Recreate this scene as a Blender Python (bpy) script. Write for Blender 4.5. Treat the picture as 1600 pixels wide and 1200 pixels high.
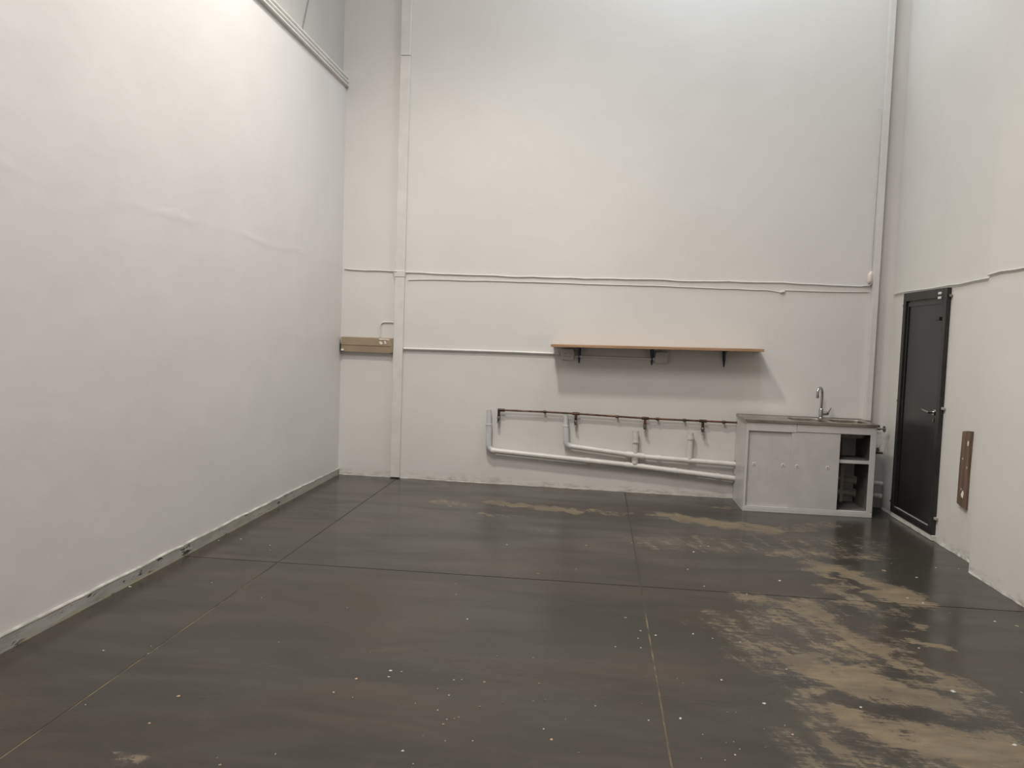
import bpy, bmesh, math, random
import numpy as np
from mathutils import Vector, Matrix

random.seed(7)
scene = bpy.context.scene
for o in list(bpy.data.objects):
    bpy.data.objects.remove(o)
C = scene.collection

# ------------------------------------------------------------------ camera
CAM_H = 1.55
PITCH, ROLL, YAW, FPX = .06174, .03469, .10415, 1260.0
fw = Vector((-math.sin(YAW), math.cos(YAW), 0)); rt = Vector((math.cos(YAW), math.sin(YAW), 0)); up = Vector((0, 0, 1))
f2 = math.cos(PITCH)*fw - math.sin(PITCH)*up
u2 = math.sin(PITCH)*fw + math.cos(PITCH)*up
r3 = math.cos(ROLL)*rt + math.sin(ROLL)*u2
u3 = -math.sin(ROLL)*rt + math.cos(ROLL)*u2
cd = bpy.data.cameras.new('camera'); cam = bpy.data.objects.new('camera', cd); C.objects.link(cam)
cd.sensor_width = 36; cd.lens = FPX*36/1600; cd.clip_start = .05; cd.clip_end = 100
cam.matrix_world = Matrix(((r3.x, u3.x, -f2.x, 0), (r3.y, u3.y, -f2.y, 0), (r3.z, u3.z, -f2.z, CAM_H), (0, 0, 0, 1)))
scene.camera = cam

# ------------------------------------------------------------------ world, lights, exposure
w = bpy.data.worlds.new('world'); scene.world = w; w.use_nodes = True
w.node_tree.nodes['Background'].inputs[0].default_value = (.75, .85, 1, 1)
w.node_tree.nodes['Background'].inputs[1].default_value = .02

def area(name, loc, target, sx, sy, power, col, shape='RECTANGLE'):
    l = bpy.data.lights.new(name, 'AREA'); l.shape = shape; l.size = sx; l.size_y = sy; l.energy = power; l.color = col
    o = bpy.data.objects.new(name, l); C.objects.link(o); o.location = loc
    o.rotation_euler = (Vector(target)-Vector(loc)).to_track_quat('-Z', 'Y').to_euler()
    return o
# reflector lamp hanging in the roof space in front of the back wall
kl = bpy.data.lights.new('high_bay_lamp', 'SPOT'); kl.energy = 740; kl.color = (1, .972, .895)
kl.spot_size = math.radians(126); kl.spot_blend = 1; kl.shadow_soft_size = .2
ko = bpy.data.objects.new('high_bay_lamp', kl); C.objects.link(ko); ko.location = (-1.28, 5.1, 6.3)
# daylight through a translucent roof sheet near the back wall, then an added fill light
area('roof_sheet_daylight', (.9, 6.9, 7.1), (.9, 6.9, 0), 1.0, 2.0, 118, (.82, .93, 1))
area('overhead_fill', (-1.1, 1.3, 7.1), (-1.1, 1.3, 0), 1.0, 3.0, 300, (1, .925, .90))  # unseen fill light added overhead to lift the room's brightness
vs = scene.view_settings
vs.view_transform = 'Standard'; vs.look = 'None'; vs.gamma = 1; vs.use_curve_mapping = False
vs.exposure = 0.03

# ------------------------------------------------------------------ helpers
class MB:
    def __init__(s): s.bm = bmesh.new()
    def box(s, a, b, bev=0, rot=None):
        a = Vector(a); b = Vector(b); c = (a+b)/2; d = b-a
        r = bmesh.ops.create_cube(s.bm, size=1)
        M = Matrix.Translation(c) @ (rot.to_4x4() if rot else Matrix.Identity(4)) @ Matrix.Diagonal((abs(d.x), abs(d.y), abs(d.z), 1))
        bmesh.ops.transform(s.bm, matrix=M, verts=r['verts'])
        if bev:
            es = list({e for v in r['verts'] for e in v.link_edges})
            bmesh.ops.bevel(s.bm, geom=es, offset=bev, segments=2, affect='EDGES', profile=.5)
        return s
    def tube(s, pts, r, n=12, cap=True):
        pts = [Vector(p) for p in pts]; rs = r if isinstance(r, (list, tuple)) else [r]*len(pts)
        rings = []; prev = None
        for i, p in enumerate(pts):
            t = (pts[min(i+1, len(pts)-1)]-pts[max(i-1, 0)]).normalized()
            if prev is None:
                a = Vector((0, 0, 1)) if abs(t.z) < .9 else Vector((1, 0, 0))
                x = t.cross(a).normalized()
            else:
                x = (prev - t*prev.dot(t)).normalized()
            prev = x; y = t.cross(x)
            rings.append([s.bm.verts.new(p + rs[i]*(math.cos(2*math.pi*k/n)*x + math.sin(2*math.pi*k/n)*y)) for k in range(n)])
        for A, B in zip(rings, rings[1:]):
            for k in range(n): s.bm.faces.new((A[k], A[(k+1) % n], B[(k+1) % n], B[k]))
        if cap:
            s.bm.faces.new(rings[0][::-1]); s.bm.faces.new(rings[-1])
        return s
    def pipe_open(s, p0, p1, r, wall=.003, n=16, depth=.06):
        """open-ended pipe from p0 to p1; the p1 end is hollow"""
        p0 = Vector(p0); p1 = Vector(p1); t = (p1-p0).normalized()
        a = Vector((0, 0, 1)) if abs(t.z) < .9 else Vector((1, 0, 0))
        x = t.cross(a).normalized(); y = t.cross(x)
        prof = [(p0, r), (p1, r), (p1, r-wall), (p1-t*depth, r-wall)]
        rings = [[s.bm.verts.new(p + q*(math.cos(2*math.pi*k/n)*x + math.sin(2*math.pi*k/n)*y)) for k in range(n)] for p, q in prof]
        for A, B in zip(rings, rings[1:]):
            for k in range(n): s.bm.faces.new((A[k], A[(k+1) % n], B[(k+1) % n], B[k]))
        s.bm.faces.new(rings[-1]); s.bm.faces.new(rings[0][::-1])
        return s
    def prism(s, poly, axis, a, b):
        """extrude 2D polygon along axis 0/1/2 between a and b"""
        def P(q, t):
            l = list(q); l.insert(axis, t); return Vector(l)
        A = [s.bm.verts.new(P(q, a)) for q in poly]; B = [s.bm.verts.new(P(q, b)) for q in poly]
        n = len(poly)
        s.bm.faces.new(A[::-1]); s.bm.faces.new(B)
        for k in range(n): s.bm.faces.new((A[k], A[(k+1) % n], B[(k+1) % n], B[k]))
        return s
    def loops(s, loops, cap0=False, cap1=False):
        R = [[s.bm.verts.new(p) for p in L] for L in loops]; n = len(R[0])
        for A, B in zip(R, R[1:]):
            for k in range(n): s.bm.faces.new((A[k], A[(k+1) % n], B[(k+1) % n], B[k]))
        if cap0: s.bm.faces.new(R[0][::-1])
        if cap1: s.bm.faces.new(R[-1])
        return s
    def build(s, name, mat, parent=None, smooth=False):
        bmesh.ops.recalc_face_normals(s.bm, faces=s.bm.faces)
        me = bpy.data.meshes.new(name); s.bm.to_mesh(me); s.bm.free()
        me.materials.append(mat)
        if smooth:
            for p in me.polygons: p.use_smooth = True
            me.set_sharp_from_angle(angle=math.radians(40))
        o = bpy.data.objects.new(name, me); C.objects.link(o)
        if parent: o.parent = parent
        return o

def tag(o, label=None, cat=None, group=None, kind=None):
    if label: o['label'] = label
    if cat: o['category'] = cat
    if group: o['group'] = group
    if kind: o['kind'] = kind
    return o
def empty(name, loc=(0, 0, 0), rz=0):
    o = bpy.data.objects.new(name, None); C.objects.link(o); o.empty_display_size = .1
    o.location = loc; o.rotation_euler = (0, 0, rz); return o
def dup(o, parent):
    c = o.copy(); C.objects.link(c); c.parent = parent; return c
def arc(c, r, a0, a1, n, ex, ey):
    c = Vector(c); ex = Vector(ex); ey = Vector(ey)
    return [c + r*(math.cos(a0+(a1-a0)*i/n)*ex + math.sin(a0+(a1-a0)*i/n)*ey) for i in range(n+1)]

# ------------------------------------------------------------------ materials
def new_mat(name):
    m = bpy.data.materials.new(name); m.use_nodes = True
    return m, m.node_tree, m.node_tree.nodes['Principled BSDF']
class N:
    def __init__(s, nt): s.nt = nt
    def n(s, typ, **kw):
        x = s.nt.nodes.new(typ)
        for k, v in kw.items(): setattr(x, k, v)
        return x
    def l(s, a, b): s.nt.links.new(a, b)
    def pos(s): return s.n('ShaderNodeNewGeometry').outputs['Position']
    def mapped(s, scale, src=None, loc=(0, 0, 0), rot=(0, 0, 0)):
        m = s.n('ShaderNodeMapping'); m.inputs['Scale'].default_value = scale; m.inputs['Location'].default_value = loc; m.inputs['Rotation'].default_value = rot
        s.l(src or s.pos(), m.inputs['Vector']); return m.outputs[0]
    def noise(s, vec, scale, detail=4, rough=.55, dist=0):
        t = s.n('ShaderNodeTexNoise'); t.inputs['Scale'].default_value = scale; t.inputs['Detail'].default_value = detail
        t.inputs['Roughness'].default_value = rough; t.inputs['Distortion'].default_value = dist
        s.l(vec, t.inputs['Vector']); return t.outputs['Fac']
    def rng(s, v, a, b, c=0, d=1, smooth=True):
        m = s.n('ShaderNodeMapRange'); m.interpolation_type = 'SMOOTHSTEP' if smooth else 'LINEAR'
        s.l(v, m.inputs[0])
        for i, q in enumerate((a, b, c, d)): m.inputs[i+1].default_value = q
        return m.outputs[0]
    def math(s, op, a, b=0, c=None):
        m = s.n('ShaderNodeMath'); m.operation = op
        for i, q in enumerate((a, b) if c is None else (a, b, c)):
            if isinstance(q, (int, float)): m.inputs[i].default_value = q
            else: s.l(q, m.inputs[i])
        return m.outputs[0]
    def mix(s, f, a, b):
        m = s.n('ShaderNodeMix'); m.data_type = 'RGBA'
        if isinstance(f, (int, float)): m.inputs[0].default_value = f
        else: s.l(f, m.inputs[0])
        for i, q in ((6, a), (7, b)):
            if isinstance(q, tuple): m.inputs[i].default_value = (*q, 1) if len(q) == 3 else q
            else: s.l(q, m.inputs[i])
        return m.outputs[2]
    def bump(s, h, strength, dist, bsdf):
        b = s.n('ShaderNodeBump'); b.inputs['Strength'].default_value = strength; b.inputs['Distance'].default_value = dist
        s.l(h, b.inputs['Height']); s.l(b.outputs[0], bsdf.inputs['Normal'])
    def sep(s):
        x = s.n('ShaderNodeSeparateXYZ'); s.l(s.pos(), x.inputs[0]); return x.outputs

def plain(name, col, rough=.5, metal=0, var=.08, scale=6, bump=0):
    m, nt, b = new_mat(name); h = N(nt)
    f = h.noise(h.pos(), scale, 5)
    c2 = tuple(max(0, x*(1-var*2)) for x in col); c1 = tuple(min(1, x*(1+var)) for x in col)
    h.l(h.mix(h.rng(f, .3, .7), c2, c1), b.inputs['Base Color'])
    b.inputs['Roughness'].default_value = rough; b.inputs['Metallic'].default_value = metal
    if bump: h.bump(h.noise(h.pos(), scale*8, 4), bump, .002, b)
    return m

def wall_mat(name, col, dirt=True, ridge=False):
    m, nt, b = new_mat(name); h = N(nt)
    p = h.pos()
    big = h.noise(p, .9, 3); streak = h.noise(h.mapped((6, 6, .5)), 1, 4)
    c = h.mix(h.rng(big, .3, .7), tuple(x*.95 for x in col), col)
    c = h.mix(h.rng(streak, .62, .8, 0, .12), c, tuple(x*.88 for x in col))
    if dirt:
        z = h.sep()[2]
        edge = h.math('MULTIPLY', h.rng(z, .0, .10, 1, 0), h.rng(h.noise(h.mapped((7, 7, 25)), 1, 6, .7), .45, .68))
        c = h.mix(h.math('MULTIPLY', edge, .7), c, (.33, .28, .21))
        sc = h.rng(h.noise(h.mapped((5, 5, 9), loc=(3, 1, 0)), 1, 6, .7), .72, .76, 0, .35)
        sc = h.math('MULTIPLY', sc, h.rng(z, .2, 1.4, 1, 0))
        c = h.mix(sc, c, (.42, .37, .3))
    h.l(c, b.inputs['Base Color']); b.inputs['Roughness'].default_value = .5
    b.inputs['Specular IOR Level'].default_value = .35
    hh = h.math('ADD', h.math('MULTIPLY', h.noise(p, 2.2, 3), 1.0), h.math('MULTIPLY', h.noise(p, 45, 4), .05))
    if ridge:   # a wavy plaster joint running along the wall at shoulder-high scaffold level
        s = h.sep(); wz = h.math('ADD', s[2], h.math('MULTIPLY', h.noise(h.mapped((1, 1.5, 1)), 1.6, 3), .16))
        rd = h.math('MULTIPLY', h.rng(h.math('ABSOLUTE', h.math('SUBTRACT', wz, 2.30)), .0, .05, 1, 0), h.rng(h.noise(h.mapped((1, .8, 0)), 1.3, 2), .35, .6))
        hh = h.math('ADD', hh, h.math('MULTIPLY', rd, .18))
    h.bump(hh, .22, .03, b)
    return m

M = {}
M['wall'] = wall_mat('white_wall_paint', (.665, .643, .612))
M['wall_left'] = wall_mat('white_wall_paint_left', (.67, .640, .622), ridge=True)
M['wall_right'] = wall_mat('white_wall_paint_right', (.672, .645, .600))
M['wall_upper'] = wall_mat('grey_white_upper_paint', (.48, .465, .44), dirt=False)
M['ceiling'] = plain('roof_sheet_grey', (.55, .55, .54), .6)
M['trim'] = plain('white_trim_paint', (.69, .67, .64), .4, var=.03)
M['plaster'] = plain('dusty_plaster_edge', (.40, .38, .34), .7, var=.18, scale=9)
M['trunk'] = plain('white_trunking', (.645, .622, .588), .45, var=.03)
M['cable'] = plain('painted_cable', (.64, .615, .58), .5, var=.05)
M['darkcable'] = plain('dark_cable', (.2, .19, .18), .5)
M['beige'] = plain('beige_enamel', (.33, .255, .17), .45, var=.05)
M['beige_d'] = plain('beige_enamel_edge', (.27, .21, .14), .5, var=.05)
M['splash'] = plain('white_paint_splash', (.75, .71, .63), .6)
M['black'] = plain('black_plastic', (.02, .02, .02), .4)
M['pvc'] = plain('grey_white_pvc', (.58, .575, .565), .35, var=.05)
M['pvcpaint'] = plain('painted_pvc', (.64, .615, .575), .4, var=.05)
M['chrome'] = plain('chrome', (.48, .465, .43), .18, 1, var=.05)
M['steel'] = plain('stainless_steel', (.40, .36, .32), .32, 1, var=.12, scale=9)
M['steelbowl'] = plain('stainless_bowl', (.40, .35, .30), .38, 1, var=.15, scale=12)
M['valve'] = plain('nickel_valve', (.35, .33, .29), .35, 1, var=.25, scale=40)
M['melamine'] = plain('white_melamine', (.575, .557, .53), .35, var=.03)
M['melgrey'] = plain('grey_white_door_panel', (.545, .522, .508), .4, var=.03)
M['inner'] = plain('shade_toned_inside', (.17, .155, .14), .7, var=.1)  # cabinet interior's deep shade put into the colour of its inner faces
M['pull'] = plain('ivory_pull', (.74, .70, .62), .35)
M['pull_hole'] = plain('pull_recess', (.30, .27, .23), .5)
M['socket'] = plain('socket_cream', (.56, .54, .51), .4, var=.03)
M['pink'] = plain('pinkish_connector', (.70, .58, .52), .5)
M['bracket'] = plain('navy_bracket', (.035, .05, .10), .45)
M['doorblack'] = plain('black_door_paint', (.014, .014, .014), .26, var=.15, scale=3)
M['doorframe'] = plain('black_frame_paint', (.020, .018, .017), .38, var=.2, scale=8)
M['lug'] = plain('pale_lug', (.36, .34, .30), .5)

def copper_mat():
    m, nt, b = new_mat('old_copper'); h = N(nt)
    f = h.noise(h.pos(), 9, 6, .7); g = h.noise(h.mapped((3, 3, 3), loc=(5, 2, 1)), 3, 4)
    c = h.mix(h.rng(f, .4, .62), (.045, .034, .025), (.17, .080, .050))
    c = h.mix(h.rng(g, .6, .75, 0, .6), c, (.24, .20, .165))
    h.l(c, b.inputs['Base Color']); b.inputs['Metallic'].default_value = .55; b.inputs['Roughness'].default_value = .5
    return m
M['copper'] = copper_mat()

def wood_mat(name, c1, c2, splash=0, axis='x', thr=.62):
    m, nt, b = new_mat(name); h = N(nt)
    sc = (1.5, 30, 60) if axis == 'x' else (40, 25, 1.2)
    f = h.noise(h.mapped(sc), 1, 5, .6, .6)
    c = h.mix(h.rng(f, .35, .65), c1, c2)
    if splash:
        g = h.noise(h.mapped((9, 22, 9), loc=(1, 4, 2)), 1, 4, .6)
        c = h.mix(h.rng(g, thr, thr+.03), c, (.68, .64, .57))
    h.l(c, b.inputs['Base Color']); b.inputs['Roughness'].default_value = .6
    h.bump(f, .3, .002, b)
    return m
M['shelfwood'] = wood_mat('pine_shelf', (.29, .17, .095), (.40, .25, .145), 1, thr=.72)
M['plank'] = wood_mat('brown_plank', (.10, .060, .040), (.18, .115, .078), 1, 'z', .64)

def skirting_mat():
    m, nt, b = new_mat('grey_chipped_skirting'); h = N(nt)
    f = h.noise(h.mapped((3, 3, 12)), 1, 5, .6)
    c = h.mix(h.rng(f, .35, .65), (.27, .26, .23), (.36, .35, .315))
    ch = h.rng(h.noise(h.mapped((10, 7, 26)), 1, 5, .65), .605, .63)
    ch = h.math('MULTIPLY', ch, h.rng(h.noise(h.mapped((1, .8, 1), loc=(0, 2.1, 0)), 1, 2), .35, .5))
    c = h.mix(ch, c, (.03, .032, .03))
    z = h.sep()[2]
    c = h.mix(h.math('MULTIPLY', h.rng(z, .004, .022, 1, 0), h.rng(h.noise(h.mapped((5, 5, 5)), 1, 3), .4, .6)), c, (.38, .34, .24))
    h.l(c, b.inputs['Base Color']); b.inputs['Roughness'].default_value = .6
    h.bump(h.noise(h.mapped((6, 6, 20)), 1, 4), .4, .01, b)
    return m
M['skirting'] = skirting_mat()

def floor_mat():
    m, nt, b = new_mat('worn_painted_concrete'); h = N(nt)
    at = h.n('ShaderNodeAttribute'); at.attribute_name = 'wear'; wear = at.outputs['Fac']
    # paint: grey with brown and greenish cast, long lazy brush marks across the room
    big = h.noise(h.mapped((.55, 1.0, 1)), 1.3, 4, .6, .4)
    mid = h.noise(h.mapped((.7, 2.6, 1), loc=(7, 3, 0)), 1.6, 5, .6, .5)
    paint = h.mix(h.rng(big, .40, .60), (.044, .041, .032), (.052, .039, .031))
    paint = h.mix(h.rng(mid, .35, .65, 0, .75), paint, (.031, .028, .023))
    lt = h.rng(h.noise(h.mapped((.8, 1.5, 1), loc=(2, 9, 0)), 2.1, 6, .65), .56, .72, 0, .45)
    paint = h.mix(lt, paint, (.068, .058, .046))
    dust = h.rng(h.noise(h.mapped((12, 30, 1)), 1, 6, .75), .62, .78, 0, .30)
    paint = h.mix(dust, paint, (.095, .077, .056))
    # concrete under the paint
    cf = h.noise(h.mapped((2.2, 6, 1), loc=(4, 4, 0)), 1.7, 6, .65)
    conc = h.mix(h.rng(cf, .32, .68), (.135, .103, .066), (.200, .154, .097))
    conc = h.mix(h.rng(h.noise(h.mapped((1.4, 2, 1), loc=(8, 0, 0)), 1.5, 4), .55, .7, 0, .6), conc, (.17, .145, .115))
    # ragged edge: streaks drawn out along the room width plus fine flecks
    s1 = h.noise(h.mapped((2.4, 8, 1), src=h.mapped((1, 1, 1), rot=(0, 0, 1.23))), 1, 7, .70, .5)
    s2 = h.noise(h.mapped((6, 34, 1), src=h.mapped((1, 1, 1), rot=(0, 0, .12))), 1, 6, .72, .4)
    s3 = h.noise(h.mapped((22, 60, 1)), 1, 4, .7)
    nz = h.math('ADD', h.math('ADD', h.math('MULTIPLY', s1, .46), h.math('MULTIPLY', s2, .34)), h.math('MULTIPLY', s3, .20))
    v = h.math('ADD', h.math('MULTIPLY', wear, .86), h.math('MULTIPLY', h.math('MULTIPLY', h.math('SUBTRACT', nz, .5), 4.6), h.rng(wear, 0, .35, .5, 1)))
    thin = h.rng(h.noise(h.mapped((1.6, 4, 1), loc=(3, 6, 0)), 1.2, 5, .7), .36, .62, .55, 1)
    mask = h.math('MULTIPLY', h.rng(v, .44, .74, 0, .95), thin)
    soft = h.rng(v, .15, .60, 0, .32)
    c = h.mix(soft, paint, (.13, .105, .08)); c = h.mix(mask, c, conc)
    # powdery scuffs round the worn area
    pw = h.math('MULTIPLY', h.rng(h.noise(h.mapped((14, 34, 1), loc=(1, 1, 0), rot=(0, 0, .5)), 1, 6, .75), .56, .72), h.rng(wear, .12, .45, 0, .5))
    c = h.mix(pw, c, (.27, .245, .215))
    h.l(c, b.inputs['Base Color'])
    r = h.math('ADD', h.rng(mid, .3, .7, .17, .27), h.math('MULTIPLY', mask, .3))
    h.l(r, b.inputs['Roughness']); b.inputs['Specular IOR Level'].default_value = .24
    hh = h.math('ADD', h.math('MULTIPLY', mask, -.5), h.math('MULTIPLY', h.noise(h.mapped((3, 3, 1)), 2, 3), .5))
    hh = h.math('ADD', hh, h.math('MULTIPLY', s3, .25))
    h.bump(hh, .10, .01, b)
    return m
M['floor'] = floor_mat()
def joint_mat():
    m, nt, b = new_mat('joint_filler'); h = N(nt)
    f = h.noise(h.mapped((9, 4.5, 1), loc=(0, .6, 0)), 1, 6, .75)
    f = h.math('ADD', f, h.rng(h.sep()[1], 4.3, 5.2, .10, -.08))
    h.l(h.mix(h.rng(f, .50, .70), (.035, .03, .022), (.135, .10, .055)), b.inputs['Base Color']); b.inputs['Roughness'].default_value = .8
    return m
M['joint'] = joint_mat()
M['subfloor'] = plain('dark_subfloor', (.03, .028, .025), .8)

# ------------------------------------------------------------------ the room
XL, XR, XP, H, YF = -2.69, 2.775, 2.645, 7.2, -5.0
S = .04                                        # the back wall is a little out of square
def BY(x): return 8.16 - S*x
RZ = -math.atan(S); NRM = math.hypot(1, S)
def bw(u, d, z):                               # along the back wall, out from it, up
    return Vector((u/NRM - d*S/NRM, 8.16 - S*u/NRM - d/NRM, z))
T = .2

floor = MB().box((XL-.3, YF-.2, -.25), (XR+.3, 8.6, -.02)).build('floor', M['subfloor'])
tag(floor, 'dark worn painted concrete floor with saw-cut joints and tan bare patches', 'floor', kind='structure')

CAPS = [(-1.36,7.21,-1.16,7.07,0.08,0.70),(-0.84,7.30,-0.13,7.08,0.09,0.85),(-1.00,6.79,-0.67,6.78,0.04,0.60),(-0.43,6.33,-0.35,6.33,0.05,0.60),(0.04,7.20,0.29,7.11,0.08,0.45),(0.66,7.13,1.47,6.81,0.13,0.95),(1.22,7.66,1.35,7.64,0.06,0.60),(1.46,6.76,2.09,7.20,0.10,0.50),(0.58,6.17,2.03,6.45,0.25,0.40),(1.45,6.05,2.16,6.15,0.10,0.60),(1.68,5.74,1.90,5.13,0.14,1.00),(1.63,5.77,1.65,5.48,0.10,0.80),(0.90,4.96,1.54,4.94,0.08,0.55),(1.23,4.76,1.40,4.25,0.20,0.80),(1.59,5.26,1.60,4.78,0.12,0.75),(0.92,4.43,1.00,3.93,0.22,0.50),(1.12,3.92,1.40,3.72,0.20,1.00),(0.99,3.63,1.08,3.66,0.08,0.80),(1.48,4.10,1.61,3.70,0.15,0.70),(1.13,3.45,1.51,3.33,0.20,0.85),(1.27,3.21,1.67,3.16,0.22,0.90),(1.62,4.53,1.66,4.37,0.06,0.80),(1.80,4.39,1.87,4.33,0.05,0.95),(1.83,4.94,1.84,4.57,0.05,0.60),(0.99,3.07,1.28,3.05,0.18,0.50),(-1.64,2.62,-1.56,2.62,0.03,0.90),(0.32,5.02,0.34,4.52,0.02,0.30),(1.70,3.78,1.73,3.72,0.08,0.40),]
GAPS = [(1.01,3.61,1.19,3.58,0.05,0.90),(1.21,3.56,1.44,3.46,0.05,0.90),(1.44,3.46,1.65,3.42,0.05,0.80),(1.69,5.59,1.67,5.00,0.04,0.80),(1.54,4.82,1.64,4.39,0.10,0.60),(1.28,4.41,1.37,4.16,0.04,0.60),(1.15,4.04,1.30,4.02,0.02,0.60),(1.39,3.89,1.52,3.88,0.06,0.60),(1.09,3.26,1.25,3.16,0.06,0.60),(1.08,4.42,1.19,4.30,0.08,0.60),(1.20,6.74,1.27,6.72,0.03,0.80),(1.51,3.77,1.63,3.73,0.04,0.50),(1.27,3.09,1.43,3.07,0.05,0.60),]
def wear_field(X, Y):
    X0, Y0 = X, Y
    X = X0 + .05*np.sin(4.3*Y0+1.1) + .04*np.sin(17.1*Y0+4*X0) + .03*np.sin(37*Y0-9*X0)
    Y = Y0 + .018*np.sin(6.7*X0+.4) + .016*np.sin(19.7*X0-3*Y0) + .014*np.sin(41*X0+11*Y0)
    wv = np.zeros_like(X)
    for x0, y0, x1, y1, r, s in CAPS:
        dx, dy = x1-x0, y1-y0; L2 = dx*dx+dy*dy+1e-9
        t = np.clip(((X-x0)*dx+(Y-y0)*dy)/L2, 0, 1)
        d = np.hypot(X-(x0+t*dx), Y-(y0+t*dy))
        k = np.clip(1-(d-r*.4)/(r*1.6), 0, 1); k = k*k*(3-2*k)
        wv = np.maximum(wv, k*s) + .12*np.minimum(wv, k*s)
    for x0, y0, x1, y1, r, s in GAPS:
        dx, dy = x1-x0, y1-y0; L2 = dx*dx+dy*dy+1e-9
        t = np.clip(((X-x0)*dx+(Y-y0)*dy)/L2, 0, 1)
        d = np.hypot(X-(x0+t*dx), Y-(y0+t*dy))
        k = np.clip(1-(d-r*.4)/(r*1.2), 0, 1); wv = wv*(1-s*k)
    return wv
def slab(x0, x1, y0, y1, res, far=None):
    nx = max(2, int((x1-x0)/res)+1); ny = max(2, int((y1-y0)/res)+1)
    U, V = np.meshgrid(np.linspace(0, 1, nx), np.linspace(0, 1, ny))
    X = x0+U*(x1-x0)
    top = np.full_like(X, y1) if far is None else 8.16-S*X
    Y = y0+V*(top-y0)
    ed = np.concatenate([np.arange(nx), nx-1+nx*np.arange(1, ny), (ny*nx-2-np.arange(nx-1)), nx*np.arange(ny-2, 0, -1)])
    co = np.stack([X.ravel(), Y.ravel(), np.zeros(X.size)], 1)
    low = co[ed].copy(); low[:, 2] = -.02
    I = np.arange(nx*ny).reshape(ny, nx)
    q = np.stack([I[:-1, :-1], I[:-1, 1:], I[1:, 1:], I[1:, :-1]], -1).reshape(-1, 4)
    n0 = nx*ny; k = np.arange(len(ed)); k2 = (k+1) % len(ed)
    sk = np.stack([ed[k2], ed[k], n0+k, n0+k2], 1)
    me = bpy.data.meshes.new('floor_slab')
    me.from_pydata(np.concatenate([co, low]).tolist(), [], np.concatenate([q, sk]).tolist())
    me.materials.append(M['floor'])
    at = me.attributes.new('wear', 'FLOAT', 'POINT')
    wv = np.concatenate([wear_field(X.ravel(), Y.ravel()), np.zeros(len(ed))])
    at.data.foreach_set('value', wv.astype(np.float32))
    o = bpy.data.objects.new('floor_slab', me); C.objects.link(o); o.parent = floor
JX = [XL, -2.03, .33, XR]; JY = [YF, 1.8, 5.03, None]
gx = .0045; gy = .0045
for i in range(3):
    for j in range(3):
        x0 = JX[i]+(gx if i else 0); x1 = JX[i+1]-(gx if i < 2 else 0)
        y0 = JY[j]+(gy if j else 0); y1 = (JY[j+1]-gy) if j < 2 else None
        slab(x0, x1, y0, y1 if y1 else 8.2, .03 if j else .5, None if j < 2 else True)
for x in (-2.03, .33):
    y1 = BY(x)-.01
    o = MB().box((x-gx, YF, -.02), (x+gx, y1, -.002)).build('joint_filler', M['joint'], floor)

bk = MB()
bk.prism([(XL-.35, BY(XL-.35)), (XR+.25, BY(XR+.25)), (XR+.25, BY(XR+.25)+T), (XL-.35, BY(XL-.35)+T)], 2, -.02, H)
tag(bk.build('wall_back', M['wall']), 'tall white painted back wall behind the sink and the pipes', 'wall', kind='structure')
ZL = 4.03
tag(MB().box((XL-.12, YF, -.02), (XL, BY(XL), ZL)).build('wall_left', M['wall_left']), 'smooth white painted left wall with ribbed moulding along its top', 'wall', kind='structure')
tag(MB().box((XL-.30, YF, ZL), (XL-.035, BY(XL), H)).build('wall_upper_left', M['wall_upper']), 'greyish upper wall set back above the moulding of the left wall', 'wall', kind='structure')
tag(MB().box((XR, YF, -.02), (XR+T, BY(XR), H)).build('wall_right', M['wall_right']), 'white painted right wall with the black door', 'wall', kind='structure')
tag(MB().box((XP, YF, 0), (XR, 5.87, H)).build('wall_right_pier', M['wall_right']), 'shallow white pier standing proud of the right wall near the camera', 'wall', kind='structure')
tag(MB().box((XL-.3, YF-.2, H), (XR+.3, 8.6, H+.1)).build('ceiling', M['ceiling']), 'grey roof high above the room', 'ceiling', kind='structure')
tag(MB().box((XL-.3, YF-.2, -.02), (XR+.3, YF, H)).build('wall_front', M['wall']), 'white front wall behind the camera', 'wall', kind='structure')

# ribbed moulding along the top of the left wall
tr = empty('trim_1', (XL, 0, ZL)); tag(tr, 'white three-ribbed moulding along the top edge of the left wall', 'moulding', kind='structure')
y1 = BY(XL)-.005
MB().box((-.035, YF, 0), (.004, y1, .122)).build('backing_strip', M['trim'], tr)
for k in range(3):
    z = .004+k*.041; x = .030-.004*k
    MB().prism([(.004, z), (x-.006, z), (x, z+.008), (x, z+.020), (x-.008, z+.028), (.004, z+.030)], 1, YF, y1).build('rib', M['trim'], tr)

# skirtings
def wobble(a, b, n, amp, seed):
    r = random.Random(seed); return [(a+(b-a)*i/n, r.uniform(-amp, amp)) for i in range(n+1)]
bl = empty('baseboard_left', (XL, 0, 0)); tag(bl, 'chipped grey painted skirting along the foot of the left wall', 'skirting', kind='structure')
ys = wobble(YF, BY(XL)-.004, 90, .004, 3)
L1 = []
for y, e in ys:
    hgt = .085+e - .012*max(0, (y-6)/2)
    L1.append([(0, y, 0), (.014+e*.4, y, 0), (.013+e*.4, y, hgt-.012), (0, y, hgt-.012)])
MB().loops(L1, True, True).build('skirting_strip', M['skirting'], bl)
L2 = []
for (y, e), q in zip(ys, L1):
    z = q[2][2]; L2.append([(0, y, z), (.0145+e*.4, y, z), (.011+e*.4, y, z+.006), (0, y, z+.008)])
MB().loops(L2, True, True).build('top_lip', M['plaster'], bl)

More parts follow.
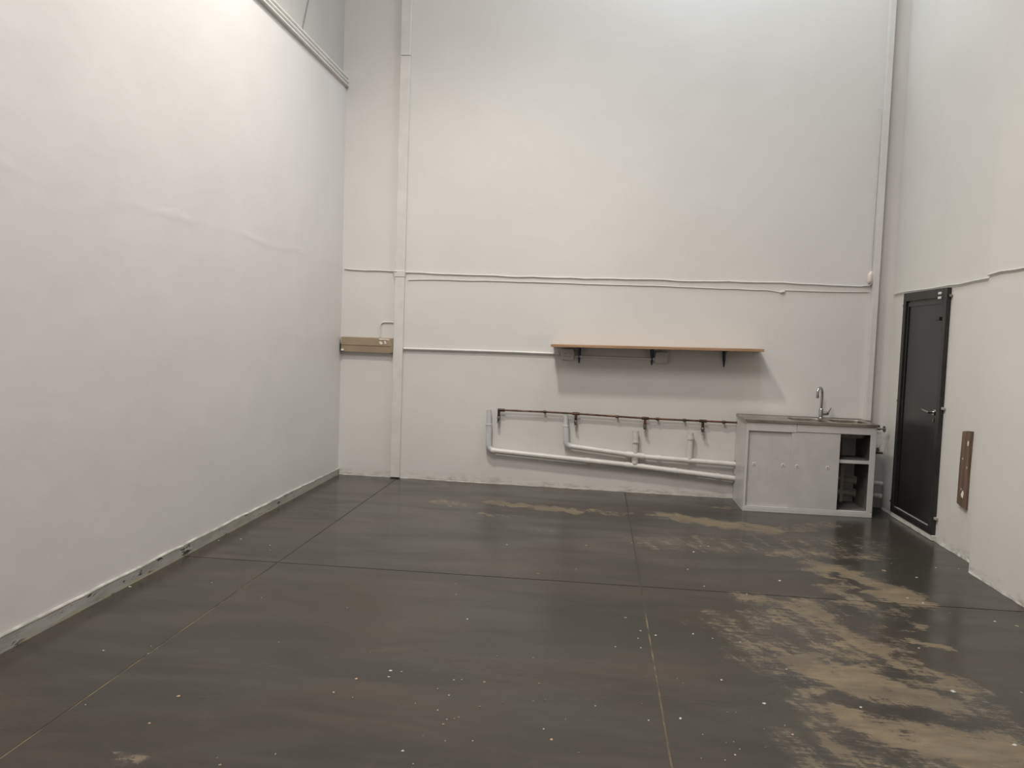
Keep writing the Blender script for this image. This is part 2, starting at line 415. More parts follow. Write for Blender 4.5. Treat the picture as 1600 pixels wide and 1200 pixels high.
def fillet(name, pts, inward, label, seed, hmean=.008):
    r = random.Random(seed); L = []
    iv = Vector(inward)
    for p in pts:
        hh = hmean*r.uniform(.6, 1.4); ww = hmean*.8*r.uniform(.5, 1.4)
        p = Vector(p); L.append([p, p+iv*ww, p+iv*ww*.35+Vector((0, 0, hh*.7)), p+Vector((0, 0, hh))])
    tag(MB().loops(L, True, True).build(name, M['plaster']), label, 'skirting', kind='structure')
fillet('baseboard_back', [bw(XL+.03+(2.72-XL)*i/140, 0.0, 0) for i in range(141)], (0, -1, 0), 'ragged white plaster edge where the back wall meets the floor', 5)
fillet('baseboard_right', [(XR, 5.875+(BY(XR)-5.90)*i/60, 0) for i in range(61)], (-1, 0, 0), 'ragged cream plaster edge at the foot of the right wall by the door', 6, .016)
fillet('baseboard_pier', [(XP, 1.0+4.865*i/80, 0) for i in range(81)], (-1, 0, 0), 'ragged plaster edge at the foot of the right pier', 8, .009)

# ------------------------------------------------------------------ black steel door in the right wall
DY0, DY1, DZ0, DZ1 = 6.765, 7.685, .045, 2.04
dr = empty('door_1', (XR, DY0, DZ0)); tag(dr, 'black painted steel door with silver lever handle in the right wall', 'door', kind='structure')
W = DY1-DY0; HD = DZ1-DZ0; fwid = .062; fd = -.035
def fr(name, y0, y1, z0, z1, x0=fd, x1=0.0, mat='doorframe', par=None, bev=.003):
    return MB().box((x0, y0, z0), (x1, y1, z1), bev).build(name, M[mat], par or dr)
fr('frame_jamb', 0, fwid, 0, HD); fr('frame_jamb', W-fwid, W, 0, HD)
fr('frame_head', fwid, W-fwid, HD-.075, HD); fr('frame_sill', fwid, W-fwid, 0, .05)
leaf = fr('door_leaf', fwid+.008, W-fwid-.008, .055, HD-.083, -.012, -.001, 'doorblack')
fr('threshold', -.01, W+.01, -DZ0+.001, -.001, -.030, 0, 'wall_right')
# folded rim of the leaf
fr('leaf_rim', fwid+.010, fwid+.040, .057, HD-.085, -.022, -.012, 'doorblack', leaf)
fr('leaf_rim', W-fwid-.040, W-fwid-.010, .057, HD-.085, -.022, -.012, 'doorblack', leaf)
fr('leaf_rim', fwid+.040, W-fwid-.040, HD-.125, HD-.085, -.022, -.012, 'doorblack', leaf)
tag(fr('bottom_strip', fwid+.05, W-fwid-.002, .053, .058, -.024, -.012, 'lug', leaf, .001), 'bare pale metal strip')
hd = MB(); hd.tube([(-.012, .150, .985), (-.022, .150, .985)], .026, 20)
hd.tube([(-.022, .150, .985), (-.058, .150, .985)], .010)
hd.tube([(-.055, .142, .985), (-.058, .165, .985), (-.057, .215, .990), (-.054, .285, .996)], [.011, .011, .010, .008])
tag(hd.build('lever_handle', M['chrome'], leaf, True), 'silver lever handle')
MB().box((-.020, .150-.008, .905), (-.012, .150+.008, .935), .002).build('keyhole_plate', M['valve'], leaf)
MB().box((-.045, .095, 1.735), (-.012, .170, 1.765), .004).build('slide_bolt', M['doorframe'], leaf)
for z in (1.945, 1.908):
    tag(MB().box((-.045, .095, z), (-.035, .150, z+.020), .003).build('white_clip', M['trim'], dr), 'small white clip')
for i, (y, z, mt) in enumerate([(W+.02, 1.885, 'doorframe'), (W+.02, 1.02, 'doorframe'), (W+.035, .085, 'doorframe'), (-.022, 1.93, 'valve'), (-.03, 1.03, 'lug'), (-.03, .14, 'lug')]):
    a, b2 = (y-.012, y+.022) if y > 0 else (y-.006, y+.03)
    MB().box((-.024, a, z-.010), (-.002, b2, z+.010), .003).build('frame_lug', M[mt], dr)

# weathered plank screwed to the right wall
pk = empty('wall_plank', (XR, 6.31, .37)); pk.rotation_euler = (math.radians(1.6), 0, 0)
tag(pk, 'short upright brown wooden plank with white paint patches fixed to the right wall', 'plank')
MB().prism([(-.072, .0), (.068, .018), (.072, .30), (.066, .565), (.02, .575), (.008, .55), (-.006, .580), (-.070, .585), (-.064, .30)], 0, -.022, -.001).build('board', M['plank'], pk)
for poly in ([(-.030, .075), (-.004, .082), (.004, .100), (-.010, .122), (-.022, .132), (-.036, .112)], [(-.050, .470), (-.036, .476), (-.034, .500), (-.044, .512), (-.056, .495)]):
    MB().prism(poly, 0, -.0245, -.0215).build('paint_patch', M['splash'], pk)

# ------------------------------------------------------------------ things fixed to the back wall
def onwall(name, u, z=0.0):
    return empty(name, bw(u, 0, z), RZ)
def wmesh(name, mb, mat, u, z, smooth=False):
    o = mb.build(name, mat, None, smooth); o.location = bw(u, 0, z); o.rotation_euler = (0, 0, RZ); return o
# local axes: x along the wall, -y out of the wall, z up

t = onwall('vertical_trunking', -2.06, 0)
tag(t, 'white square vertical trunking running up the back wall near the left corner', 'trunking')
MB().box((-.05, -.045, .012), (.05, -.001, 2.10), .003).build('casing', M['trunk'], t)
MB().box((-.05, -.045, 2.10), (.05, -.001, 4.33), .003).build('casing', M['trunk'], t)
MB().box((-.05, -.045, 4.335), (.05, -.001, 7.1), .003).build('casing', M['trunk'], t)
MB().box((-.054, -.050, 2.10), (.054, -.001, 2.165), .003).build('joint_collar', M['trunk'], t)

t = onwall('corner_trunking', 2.60, .845)
tag(t, 'narrow white vertical trunking on the back wall above the right end of the sink', 'trunking')
MB().box((-.026, -.072, .0), (-.022, -.001, 6.2)).build('side_wall', M['trunk'], t)
MB().box((.018, -.072, .0), (.022, -.001, 6.2)).build('side_wall', M['trunk'], t)
MB().box((-.026, -.076, .0), (.022, -.072, 6.2), .001).build('front_cover', M['trunk'], t)

# beige electrical cover
t = onwall('beige_wall_cover', -2.40, 1.31)
tag(t, 'long beige metal wall cover box beside the left corner with white paint splashes', 'cover box')
MB().prism([(-.001, .155), (-.062, .150), (-.060, .072), (-.052, .0), (-.001, .0)], 0, -.268, .285).build('lid', M['beige'], t)
MB().box((-.266, -.064, .070), (.283, -.0585, .076), .001).build('seam_strip', M['beige_d'], t)
MB().box((.270, -.064, .004), (.288, -.001, .150), .002).build('end_cap', M['beige_d'], t)
MB().box((-.284, -.052, .010), (-.268, -.001, .085), .003).build('dark_plug', M['black'], t)
MB().box((-.268, -.066, .006), (-.238, -.055, .026), .004).build('paint_splash', M['splash'], t)
for poly in ([(.135, .140), (.16, .133), (.205, .136), (.252, .131), (.250, .143), (.19, .146), (.15, .148)],
             [(.196, .126), (.212, .122), (.222, .100), (.214, .092), (.200, .096), (.203, .110)],
             [(.142, .112), (.160, .118), (.176, .108), (.182, .092), (.166, .084), (.150, .094)]):
    MB().prism(poly, 1, -.0650, -.0600).build('paint_splash', M['splash'], t)
pts = [(-.09, -.012, .160), (-.082, -.010, .25)] + arc((-.045, -.010, .275), .042, math.pi, math.pi/2, 6, (1, 0, 0), (0, 0, 1)) + [(.02, -.010, .318), (.062, -.010, .316)]
o = wmesh('feeder_cable', MB().tube([(p[0], p[1], p[2]-.155) for p in map(Vector, pts)], .006, 8), M['cable'], -2.175, 1.466, True)
tag(o, 'short bent white cable rising from the beige cover box to the trunking', 'cable')

def wall_cable(name, pts, r, mat, label, d0=.008, amp=.004, seed=1, cat='cable'):
    rr = random.Random(seed); P = []
    for (u0, z0), (u1, z1) in zip(pts, pts[1:]):
        n = max(1, int(abs(u1-u0)/.12))
        for i in range(n): P.append((u0+(u1-u0)*i/n, z0+(z1-z0)*i/n+(rr.uniform(-amp, amp) if i else 0)))
    P.append(pts[-1]); u0, z0 = pts[0]
    mb = MB().tube([(u-u0, -(d0 if not (-2.13 < u < -1.99) else .058), z-z0) for u, z in P], r, 8)
    o = wmesh(name, mb, mat, u0, z0, True); tag(o, label, cat); return o
wall_cable('wall_cable', [(-2.665, 2.172), (-2.60, 2.166), (-2.14, 2.157), (-2.12, 2.156), (-1.98, 2.150), (-1.96, 2.150), (-1.55, 2.142), (-.565, 2.133), (.39, 2.137), (1.0, 2.133), (1.76, 2.139), (2.09, 2.129), (2.48, 2.120), (2.545, 2.128)], .0062, M['cable'], 'upper of the two white cables strung across the back wall', .009)
c2 = wall_cable('wall_cable', [(-1.98, 2.073), (-1.55, 2.084), (-.56, 2.082), (.39, 2.075), (1.31, 2.067), (1.62, 2.062), (1.735, 2.046), (1.76, 2.046), (1.785, 2.066), (2.09, 2.062), (2.55, 2.068)], .0045, M['cable'], 'lower thinner white cable with a knot crossing the back wall', .007, .003, 2)
o = MB().tube([(3.715, -.008, -.030), (3.735, -.014, -.024), (3.757, -.012, -.022)], [.008, .014, .008], 8).build('tape_knot', M['cable'], c2, True)

t = onwall('cable_connector', 2.548, 2.165); tag(t, 'small pinkish white cable connector hanging by the corner trunking', 'connector')
MB().tube([(0, -.03, 0), (0, -.03, .062), (.004, -.03, .078), (.010, -.03, .098)], [.024, .024, .016, .006], 14).build('shell', M['pink'], t, True)
MB().tube([(0, -.03, -.012), (0, -.03, 0)], [.018, .022], 12).build('gland', M['cable'], t, True)
MB().tube([(.010, -.03, .098), (.020, -.035, .085), (.024, -.04, .03), (.022, -.04, -.01), (.0, -.03, -.035), (-.06, -.015, -.040)], .005, 8).build('lead', M['cable'], t, True)
o = wmesh('loose_wire', MB().tube([(0, -.012, 0), (.012, -.020, .012), (.024, -.030, -.010), (.030, -.030, -.075), (.034, -.012, -.5), (.028, -.010, -1.1), (.028, -.012, -1.51)], .003, 6), M['cable'], 2.53, 3.775, True)
tag(o, 'thin loose wire hanging down beside the corner trunking', 'wire')

# conduit and sockets
o = wmesh('conduit', MB().tube([(0, -.018, 0), (.45, -.018, .004), (1.12, -.018, .008), (1.622, -.018, .007)], .0118, 12), M['trunk'], -2.005, 1.361, True)
tag(o, 'white round conduit from the vertical trunking to the first socket', 'conduit')
o = wmesh('conduit', MB().tube([(0, -.018, 0), (.40, -.018, .001), (.765, -.018, .002)], .0115, 12), M['trunk'], -.220, 1.350, True)
tag(o, 'white round conduit under the shelf between the two sockets', 'conduit')
def socket(name, u, z, label, switches):
    t = onwall(name, u, z); tag(t, label, 'socket')
    MB().box((-.064, -.040, -.058), (.064, -.001, .058), .005).build('box', M['socket'], t)
    MB().box((-.060, -.046, -.054), (.060, -.040, .054), .003).build('face_plate', M['socket'], t)
    for x, zz in switches:
        MB().tube([(x, -.0455, zz), (x, -.0475, zz)], .0055, 10).build('socket_hole', M['pull_hole'], t)
    return t
s1 = socket('wall_socket', -.296, 1.366, 'square white power socket under the left end of the shelf', [(-.03, .010), (-.014, .010), (.02, .012), (.036, .010), (-.03, -.02), (-.005, -.024), (.022, -.02)])
for x in (-.074, .072):
    MB().tube([(x, -.018, .0), (x+.012*(1 if x < 0 else -1), -.018, .0)], .018, 12).build('gland', M['trunk'], s1, True)
s2 = socket('wall_socket', .634, 1.368, 'square white blank socket box under the middle of the shelf', [(.026, .024), (-.012, .026)])
MB().tube([(-.084, -.018, -.016), (-.064, -.018, -.016)], .017, 12).build('gland', M['trunk'], s2, True)

# shelf
SD = .285
t = onwall('wall_shelf', -.446, 1.438); t.rotation_euler = (0, -math.radians(.75), RZ)
tag(t, 'long thin wooden shelf board on navy brackets on the back wall', 'shelf')
MB().box((0, -SD, 0), (2.02, -.002, .027), .003).build('board', M['shelfwood'], t)
for x in (.262, .985, 1.685):
    b = empty('bracket', (x, 0, 0)); b.parent = t
    MB().box((-.013, -.22, -.006), (.013, -.004, -.001), .001).build('arm', M['bracket'], b)
    MB().prism([(-.017, -.001), (.017, -.001), (.015, -.085), (.006, -.160), (-.004, -.162), (-.013, -.090)], 1, -.007, -.001).build('back_plate', M['bracket'], b)
    MB().prism([(-.007, -.145), (-.007, -.006), (-.19, -.006), (-.13, -.03), (-.05, -.085)], 0, -.004, .004).build('web', M['bracket'], b)

# copper feed pipe with four valves
t = onwall('copper_pipe', -.976, .772); tag(t, 'old brown copper water pipe with four down-turned valves along the back wall', 'pipe')
dd = -.045
MB().tube([(0, dd, 0), (.46, dd, .003), (.80, dd, 0), (1.48, dd, -.013), (2.05, dd, -.012), (3.70, dd, -.008)], .0095, 12).build('pipe_run', M['copper'], t, True)
for x, z in ((.47, .003), (1.20, -.009), (1.60, -.013), (1.86, -.0125), (2.24, -.012)):
    MB().tube([(x-.016, dd, z), (x+.016, dd, z)], .0145, 12).build('coupling', M['copper'], t, True)
    MB().box((x-.007, dd, z-.006), (x+.007, -.001, z+.006)).build('saddle_clip', M['copper'], t)
MB().tube([(.02, dd, 0), (.06, dd, 0)], .0155, 12).build('coupling', M['copper'], t, True)
for x, z in ((0.0, .0), (.787, .0), (1.477, -.013), (2.040, -.012)):
    v = empty('valve', (x, 0, z)); v.parent = t
    MB().tube([(-.035 if x else -.012, dd, 0), (.035, dd, 0)], .0150, 12).build('tee', M['copper'], v, True)
    MB().tube([(0, dd, .012), (0, dd, -.070)], .0135, 12).build('drop', M['copper'], v, True)
    MB().tube([(0, dd, -.066), (0, dd, -.075), (0, dd, -.09), (0, dd, -.112)], [.016, .019, .016, .013], 12).build('valve_body', M['valve'], v, True)
    MB().tube([(.002, dd-.005, -.092), (.004, dd-.040, -.095)], [.009, .012], 10).build('valve_handle', M['chrome'], v, True)
    MB().tube([(-.004, dd, -.108), (-.006, dd-.012, -.135)], [.010, .009], 10).build('outlet', M['valve'], v, True)

# waste pipes
PR = .0275; pd = -.056
def along(pts, x):
    for (a, za), (b, zb) in zip(pts, pts[1:]):
        if a <= x <= b: return za+(zb-za)*(x-a)/(b-a)
    return pts[-1][1]
t = onwall('waste_pipe', -1.069, 0); tag(t, 'longer lower grey PVC waste pipe with an upright at its left end', 'pipe')
low = [(.06, .352), (.571, .326), (1.477, .280), (2.461, .209), (3.835, .120)]
MB().tube([(x, pd, z) for x, z in low], PR, 16).build('pipe_run', M['pvcpaint'], t, True)
MB().tube(arc((.055, pd, .410), .057, math.pi, 1.5*math.pi, 8, (1, 0, 0), (0, 0, 1)), PR+.002, 16).build('elbow', M['pvc'], t, True)
MB().tube([(-.002, pd, .40), (-.004, pd, .62)], PR+.003, 16).build('riser_socket', M['pvc'], t, True)
MB().pipe_open((-.004, pd, .615), (-.007, pd, .772), PR-.002).build('riser', M['pvc'], t, True)
MB().tube([(-.004, pd, .612), (-.004, pd, .626)], PR+.006, 16).build('collar', M['pvc'], t, True)
for x in (.05, 1.02, 1.42, 1.56, 1.88, 2.30):
    z = along(low, max(x, .06)); MB().tube([(x-.02, pd, z+.001), (x+.02, pd, z-.001)], PR+.004, 16).build('coupling', M['pvcpaint'], t, True)
MB().tube([(1.487, pd, .300), (1.489, pd, .345)], PR+.004, 16).build('branch', M['pvcpaint'], t, True)

t = onwall('waste_pipe', -.274, 0); tag(t, 'shorter upper grey PVC waste pipe with three uprights, ending behind the sink cabinet', 'pipe')
upp = [(.05, .440), (.678, .384), (.80, .374), (1.658, .350), (3.04, .238)]
MB().tube([(x, pd, z) for x, z in upp], PR-.002, 16).build('pipe_run', M['pvcpaint'], t, True)
MB().tube(arc((.05, pd, .492), .052, math.pi, 1.5*math.pi, 8, (1, 0, 0), (0, 0, 1)), PR+.002, 16).build('elbow', M['pvc'], t, True)
MB().tube([(-.002, pd, .485), (-.010, pd, .645)], PR+.003, 16).build('riser_socket', M['pvc'], t, True)
MB().pipe_open((-.010, pd, .64), (-.016, pd, .757), PR-.003).build('riser', M['pvc'], t, True)
MB().tube([(-.010, pd, .638), (-.010, pd, .650)], PR+.006, 16).build('collar', M['pvc'], t, True)
# middle upright on its tee
MB().tube([(.692, pd, .395), (.690, pd, .520)], PR-.001, 16).build('riser_socket', M['pvcpaint'], t, True)
MB().pipe_open((.690, pd, .515), (.686, pd, .632), PR+.004).build('riser', M['pvcpaint'], t, True)
MB().tube([(.690, pd, .512), (.690, pd, .526)], PR+.008, 16).build('collar', M['pvcpaint'], t, True)
MB().tube([(.60, pd, .391), (.78, pd, .376)], PR+.006, 16).build('tee', M['pvcpaint'], t, True)
MB().tube([(.692, pd, .36), (.693, pd, .335), (.694, pd, .312)], [PR+.010, PR+.004, PR], 16).build('tee_leg', M['pvcpaint'], t, True)
# right upright
MB().tube([(1.224, pd, .375), (1.224, pd, .575)], PR, 16).build('riser_socket', M['pvcpaint'], t, True)
MB().tube([(1.224, pd, .573), (1.224, pd, .600)], PR+.006, 16).build('collar', M['pvcpaint'], t, True)
MB().pipe_open((1.224, pd, .598), (1.224, pd, .640), PR+.001).build('riser', M['pvcpaint'], t, True)
for x in (.92, 1.22):
    z = along(upp, x); MB().tube([(x-.02, pd, z+.001), (x+.02, pd, z-.001)], PR+.003, 16).build('coupling', M['pvcpaint'], t, True)

# ------------------------------------------------------------------ sink cabinet
CX0, CX1, CY0, CZ = 1.387, 2.532, 7.54, .825
cb = empty('sink_cabinet', (CX0, CY0, 0)); tag(cb, 'white sink cabinet with two sliding doors and one open compartment', 'cabinet')
CW = CX1-CX0
def side(x, notches, ymax):
    poly = [(0, 0), (ymax, 0)]
    for z, hz, dn in sorted(notches):
        poly += [(ymax, z-hz), (ymax-dn, z-hz), (ymax-dn, z+hz), (ymax, z+hz)]
    poly += [(ymax, CZ), (0, CZ)]
    mb = MB(); mb.prism(poly, 0, x, x+.016)
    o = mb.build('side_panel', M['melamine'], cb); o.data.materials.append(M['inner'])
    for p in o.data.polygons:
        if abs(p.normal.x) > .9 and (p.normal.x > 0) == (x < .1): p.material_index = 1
    return o
side(0, [(.212, .038, .092), (.352, .036, .092), (.760, .018, .05)], BY(CX0)-CY0-.006)
side(CW-.016, [(.136, .040, .092), (.260, .038, .092), (.763, .018, .05)], BY(CX1)-CY0-.006)
def cbox(name, a, b, mat='melamine', par=None, bev=.002): return MB().box(a, b, bev).build(name, M[mat], par or cb)
cbox('top_rail', (.016, -.002, .745), (.445, .016, CZ)); cbox('top_rail', (.447, -.002, .752), (CW-.016, .016, CZ))
cbox('bottom_rail', (-.002, -.006, .0), (CW, .040, .036)); cbox('sill_strip', (.016, -.004, .036), (CW-.016, .044, .050))
cbox('stile', (0, -.003, .036), (.022, 0, CZ)); cbox('stile', (CW-.052, -.003, .050), (CW, .0, CZ)) 
cbox('bottom_board', (.016, .044, .030), (CW-.016, .50, .046), 'inner')
ms = cbox('mid_shelf', (.60, .032, .482), (CW-.016, .36, .512), 'inner'); cbox('edge_strip', (.60, .026, .482), (CW-.016, .032, .512), 'melamine', ms)
cbox('rear_post', (.985, .44, .046), (1.015, .47, .80)); cbox('rear_post', (.42, .44, .046), (.45, .47, .80))
def sdoor(x0, x1, y, label, mat):
    d = cbox('sliding_door', (x0, y, .051), (x1, y+.012, .744 if y > .01 else .750), mat)
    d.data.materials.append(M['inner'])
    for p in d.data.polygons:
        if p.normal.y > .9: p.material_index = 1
    for x in (x0+.062, x1-.085 if y > .01 else x1-.100):
        MB().tube([(x, y-.0035, .437), (x, y+.001, .437)], [.0145, .016], 18).build('finger_pull', M['pull'], d, True)
        MB().tube([(x, y-.0042, .437), (x, y-.0034, .437)], .0075, 14).build('pull_recess', M['pull_hole'], d)
sdoor(.024, .430, .018, '', 'melgrey'); sdoor(.405, .835, .003, '', 'melgrey')
for x, z in ((.012, .805), (CW-.012, .800)):
    MB().tube([(x, -.0036, z), (x, -.002, z)], .004, 8).build('screw_hole', M['pull_hole'], cb)

# stainless sink top
SX0, SX1, SY0 = CX0-.012, 2.552, CY0-.012
sk = empty('kitchen_sink', (SX0, SY0, CZ)); tag(sk, 'stainless steel double bowl sink top with drainer on the white cabinet', 'sink')
SW = SX1-SX0; SDp = BY(SX1)-SY0-.008
def rrect(cx, cy, hx, hy, r, z, n=40):
    out = []
    for k in range(n):
        a = 2*math.pi*(k+.5)/n; c, s_ = math.cos(a), math.sin(a)
        e = .35
        out.append(Vector((cx+hx*math.copysign(abs(c)**e, c), cy+hy*math.copysign(abs(s_)**e, s_), z)))
    return out
def rect_loop(cx, cy, loop, x0, x1, y0, y1, z):
    out = []
    for p in loop:
        dx, dy = p.x-cx, p.y-cy
        tx = ((x1-cx)/dx if dx > 0 else (x0-cx)/dx) if abs(dx) > 1e-6 else 1e9
        ty = ((y1-cy)/dy if dy > 0 else (y0-cy)/dy) if abs(dy) > 1e-6 else 1e9
        t_ = min(tx, ty); out.append(Vector((cx+dx*t_, cy+dy*t_, z)))
    return out
b1 = (.600, .245, .165, .165); b2 = (.965, .245, .160, .165)
zt = .022
top = MB()
cells = [(.430, .783, b1), (.783, SW, b2)]
for x0, x1, (cx, cy, hx, hy) in cells:
    lp = rrect(cx, cy, hx, hy, .05, zt); top.loops([rect_loop(cx, cy, lp, x0, x1, 0, SDp, zt), lp, [p-Vector((0, 0, .006)) for p in rrect(cx, cy, hx-.006, hy-.006, .05, zt)]])
top.box((0, 0, .002), (.430, SDp, zt)); 
top.box((0, -.002, .0), (SW, .004, zt+.001)); top.box((0, SDp-.003, .0), (SW, SDp, zt+.004)); top.box((SW-.004, 0, 0), (SW, SDp, zt+.001)); top.box((-.002, 0, 0), (.003, SDp, zt+.001))
top.build('sink_plate', M['steel'], sk)
for cx, cy, hx, hy in (b1, b2):
    bo = MB()
    bo.loops([rrect(cx, cy, hx-.006, hy-.006, .05, zt-.006), rrect(cx, cy, hx-.014, hy-.014, .05, -.09), rrect(cx, cy, hx-.035, hy-.035, .05, -.115), rrect(cx, cy, .03, .03, .05, -.120)], False, True)
    bo.loops([rrect(cx, cy, hx-.003, hy-.003, .05, zt-.006), rrect(cx, cy, hx-.011, hy-.011, .05, -.092), rrect(cx, cy, hx-.032, hy-.032, .05, -.119), rrect(cx, cy, .03, .03, .05, -.124)], False, True)
    bowl = bo.build('bowl', M['steelbowl'], sk, True)
    MB().tube([(cx, cy, -.119), (cx, cy, -.116)], [.028, .026], 18).build('drain', M['chrome'], bowl, True)

# mixer tap
mt = empty('mixer_tap', (2.150, 7.960, CZ+zt)); tag(mt, 'chrome gooseneck mixer tap standing behind the sink bowls', 'tap')
MB().tube([(0, 0, 0), (0, 0, .006), (0, 0, .012), (0, 0, .085), (0, 0, .098)], [.027, .027, .021, .021, .013], 18).build('base', M['chrome'], mt, True)
dv = Vector((-.62, -.78, 0)); rr_ = .050
pts = [(0, 0, .09), (0, 0, .16), (.001, 0, .235)] + [Vector((0, 0, .245)) + dv*rr_*(1-math.cos(a)) + Vector((0, 0, rr_*math.sin(a))) for a in [math.pi*i/12 for i in range(13)]] + [dv*rr_*2 + Vector((0, 0, .215))]
MB().tube(pts, .0125, 14).build('spout', M['chrome'], mt, True)
e = dv*rr_*2
MB().tube([e+Vector((0, 0, .222)), e+Vector((0, 0, .198))], .0145, 14).build('spout_nozzle', M['chrome'], mt, True)
lv = MB(); lv.tube([(.015, 0, .050), (.060, -.006, .052), (.068, -.006, .052)], [.019, .019, .014], 14)
lv.tube([(.064, -.006, .050), (.072, -.010, .075), (.086, -.016, .108)], [.006, .0055, .004], 10)
lv.build('lever', M['chrome'], mt, True)

# stop valve and hose in the gap between the cabinet and the right wall
t = onwall('stop_valve', 2.66, .55); tag(t, 'small stop valve with thin hose in the gap right of the sink cabinet', 'valve')
MB().tube([(-.06, -.155, .228), (.075, -.155, .228)], .008, 10).build('stem', M['valve'], t, True)
MB().tube([(.060, -.155, .228), (.074, -.155, .228)], [.030, .026], 16).build('handwheel', M['valve'], t, True)
MB().tube([(.066, -.155, .205), (.060, -.15, .15), (.042, -.14, .07), (.035, -.13, .03), (.030, -.12, .0)], .005, 8).build('hose', M['cable'], t, True)
MB().tube([(.030, -.12, .045), (.030, -.12, .002)], .016, 12).build('hose_nut', M['valve'], t, True)
MB().tube([(-.05, -.12, -.004), (.075, -.12, -.004)], .011, 10).build('lower_stub', M['copper'], t, True)

# ------------------------------------------------------------------ cables on the side walls
P = [(XR-.010, 8.0, 2.045), (XR-.010, 7.9, 2.056), (XR-.012, 7.70, 2.060), (XR-.012, 7.45, 2.057), (XR-.012, 7.1, 2.055), (XR-.012, 6.80, 2.060), (XR-.010, 6.6, 2.056), (XR-.010, 6.35, 2.066), (XR-.010, 6.1, 2.070), (XR-.010, 5.90, 2.074), (XR-.014, 5.882, 2.076), (XP-.006, 5.882, 2.070), (XP-.010, 5.865, 2.066), (XP-.009, 5.70, 2.078), (XP-.009, 5.5, 2.074), (XP-.009, 5.2, 2.080), (XP-.009, 3.0, 2.10)]
o = MB().tube([Vector(p)-Vector(P[0]) for p in P], .0058, 8).build('side_wall_cable', M['cable'], None, True); o.location = P[0]
tag(o, 'white cable running along the right wall over the black door', 'cable')
P = [(XL-.027, 7.08, 4.155), (XL-.027, 7.10, 4.22), (XL-.027, 7.22, 4.49), (XL-.027, 7.40, 5.2), (XL-.027, 7.45, 6.8)]
o = MB().tube([Vector(p)-Vector(P[0]) for p in P], .0045, 8).build('hanging_cable', M['darkcable'], None, True); o.location = P[0]
tag(o, 'thin dark cable hanging down the upper wall to the left moulding', 'cable')

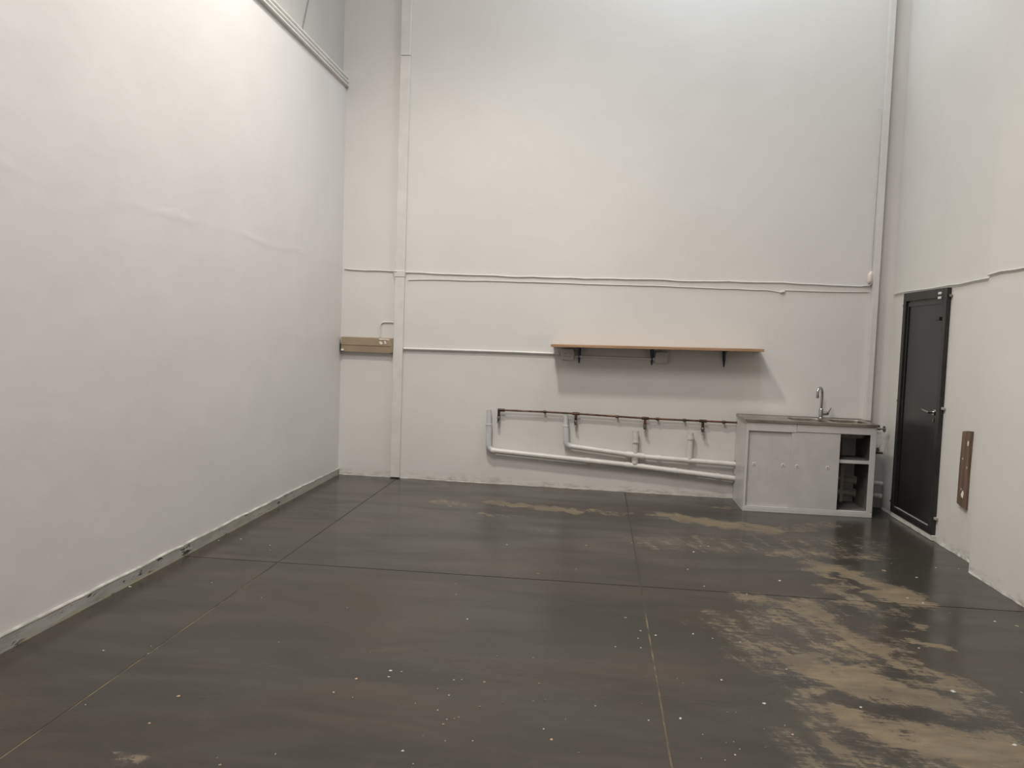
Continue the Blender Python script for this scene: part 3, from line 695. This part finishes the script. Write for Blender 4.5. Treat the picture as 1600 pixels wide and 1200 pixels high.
# ------------------------------------------------------------------ flakes of paint and plaster on the floor
CHIPS = [(-1.749,6.257,0.0051,0),(-0.812,4.837,0.005,0),(-0.773,4.631,0.0048,0),(-0.642,4.241,0.0072,0),(-0.325,5.157,0.0107,1),(-0.084,5.315,0.0044,0),(-0.606,5.826,0.0096,0),(-0.025,5.947,0.0098,1),(-1.325,4.281,0.0036,0),(-1.027,3.702,0.0032,1),(-0.878,3.513,0.0107,0),(-0.869,3.449,0.009,0),(-0.827,3.513,0.0061,0),(-1.004,3.4,0.0089,2),(-1.059,3.259,0.0057,0),(-0.964,3.222,0.0043,0),(-0.577,3.471,0.006,0),(-0.543,3.48,0.0045,0),(-0.44,3.476,0.0091,1),(-0.571,3.317,0.0058,0),(-0.695,3.215,0.0042,0),(-0.763,3.192,0.0028,1),(-0.591,3.175,0.0056,0),(-0.427,3.234,0.0057,1),(-0.338,3.286,0.0043,1),(-0.21,3.327,0.0058,1),(-0.197,3.504,0.0061,1),(-0.161,3.344,0.0044,1),(-0.142,3.364,0.0029,1),(0.052,3.33,0.0044,0),(0.248,3.382,0.0044,1),(-0.512,3.115,0.0069,2),(-0.496,3.129,0.0042,2),(-0.54,3.103,0.0041,0),(-0.547,3.062,0.0109,1),(-0.604,2.956,0.004,1),(-0.514,2.932,0.0039,0),(-0.412,2.953,0.0053,0),(-0.655,2.838,0.0077,0),(-0.596,2.753,0.005,0),(-0.15,3.093,0.0055,0),(-0.116,3.016,0.0081,2),(-0.008,2.933,0.0053,1),(-0.068,3.189,0.0028,0),(0.268,3.234,0.0043,1),(0.287,4.253,0.0072,0),(0.269,4.141,0.0053,0),(0.277,4.014,0.0068,0),(0.15,4.001,0.0068,0),(0.216,4.438,0.0149,1),(-0.249,3.786,0.0065,1),(-0.421,3.774,0.0049,1),(-0.63,3.368,0.0059,1),(0.564,4.26,0.009,0),(0.659,4.214,0.0053,0),(0.795,4.194,0.0071,0),(0.627,3.695,0.008,0),(0.957,3.878,0.0066,0),(0.424,3.671,0.0047,1),(0.446,3.628,0.0047,1),(0.775,3.484,0.0121,0),(0.399,3.278,0.0086,0),(0.268,3.237,0.0057,0),(0.602,3.368,0.0059,1),(0.639,3.375,0.0044,1),(0.697,3.337,0.0029,1),(0.728,3.247,0.0043,1),(0.474,3.157,0.0042,0),(0.588,3.12,0.0028,0),(0.557,3.106,0.0028,0),(0.601,3.065,0.0041,0),(0.576,3.018,0.0067,0),(0.532,2.973,0.004,0),(0.445,2.972,0.0027,0),(0.703,3.095,0.0041,1),(0.834,3.22,0.0071,2),(0.819,3.294,0.0058,1),(0.365,4.201,0.0107,0),(0.29,4.25,0.0054,0),(0.276,4.013,0.0051,0),(-2.25,3.485,0.0076,0),(-1.672,3.105,0.0096,2),(-1.663,2.869,0.0091,2),(-2.03,3.489,0.0045,0),(-2.065,3.575,0.0046,0),(-1.498,3.736,0.0048,0),(-1.058,3.257,0.0072,0),(-1.675,3.608,0.0031,1),(-1.421,3.453,0.003,1),(-1.847,4.342,0.0055,0),(-2.242,4.54,0.0057,0),(-2.657,4.37,0.011,0),(-2.515,5.531,0.0091,0),(-2.245,5.413,0.0067,0),(-2.194,5.291,0.0044,0),(-2.646,5.455,0.0068,0),(-1.992,2.969,0.004,0),(-1.101,2.735,0.0037,0),(-1.294,2.677,0.0037,0),(-1.261,2.633,0.0097,1),(2.332,4.811,0.012,0),(2.037,5.076,0.0126,0),(1.976,5.156,0.0128,0),(2.21,5.638,0.0139,0),(2.042,5.757,0.0237,1),(2.449,5.927,0.0097,0),(2.609,5.938,0.0073,0),(2.121,4.905,0.0102,1),(2.423,4.755,0.0159,1),(1.717,4.29,0.0091,0),(2.162,5.969,0.0073,0),(1.668,3.769,0.0146,0),(1.188,3.522,0.0092,0),(1.7,3.29,0.013,0),(1.984,3.813,0.0114,1),(0.761,5.951,0.0122,0),(0.892,6.143,0.0126,0),(0.731,5.123,0.0064,0),(0.831,6.128,0.0075,0),(1.245,5.353,0.0133,0),(0.667,5.479,0.009,0),(0.977,5.017,0.0063,0),(0.485,6.038,0.0148,1)]
def chips_mat():
    m, nt, b = new_mat('paint_flakes'); h = N(nt)
    at = h.n('ShaderNodeAttribute'); at.attribute_name = 'tone'
    c = h.mix(h.rng(at.outputs['Fac'], .2, .8, 0, 1), (.42, .40, .37), (.21, .165, .11)); c = h.mix(h.rng(at.outputs['Fac'], 1.2, 1.8), c, (.36, .25, .17))
    h.l(c, b.inputs['Base Color']); b.inputs['Roughness'].default_value = .8
    return m
vs_, fs_, tn = [], [], []
for x, y, r, c in CHIPS:
    n = random.randint(4, 6); a0 = random.random()*6; el = random.uniform(.45, .9); h0 = random.uniform(.0012, .003)
    ring = []
    for k in range(n):
        a = a0+2*math.pi*k/n; q = r*random.uniform(.5, .95)
        ring.append((x+q*math.cos(a), y+q*el*math.sin(a)*1.6))
    b0 = len(vs_)
    vs_ += [(px, py, .0003) for px, py in ring] + [(px*.9+x*.1, py*.9+y*.1, h0) for px, py in ring]
    tn += [float(c)]*(2*n)
    fs_.append([b0+n+k for k in range(n)])
    for k in range(n): fs_.append([b0+k, b0+(k+1) % n, b0+n+(k+1) % n, b0+n+k])
me = bpy.data.meshes.new('paint_flakes'); me.from_pydata(vs_, [], fs_); me.materials.append(chips_mat())
me.attributes.new('tone', 'FLOAT', 'POINT').data.foreach_set('value', tn)
o = bpy.data.objects.new('paint_flakes', me); C.objects.link(o)
tag(o, 'tiny white and tan flakes of paint and plaster scattered over the floor', 'debris', kind='stuff')
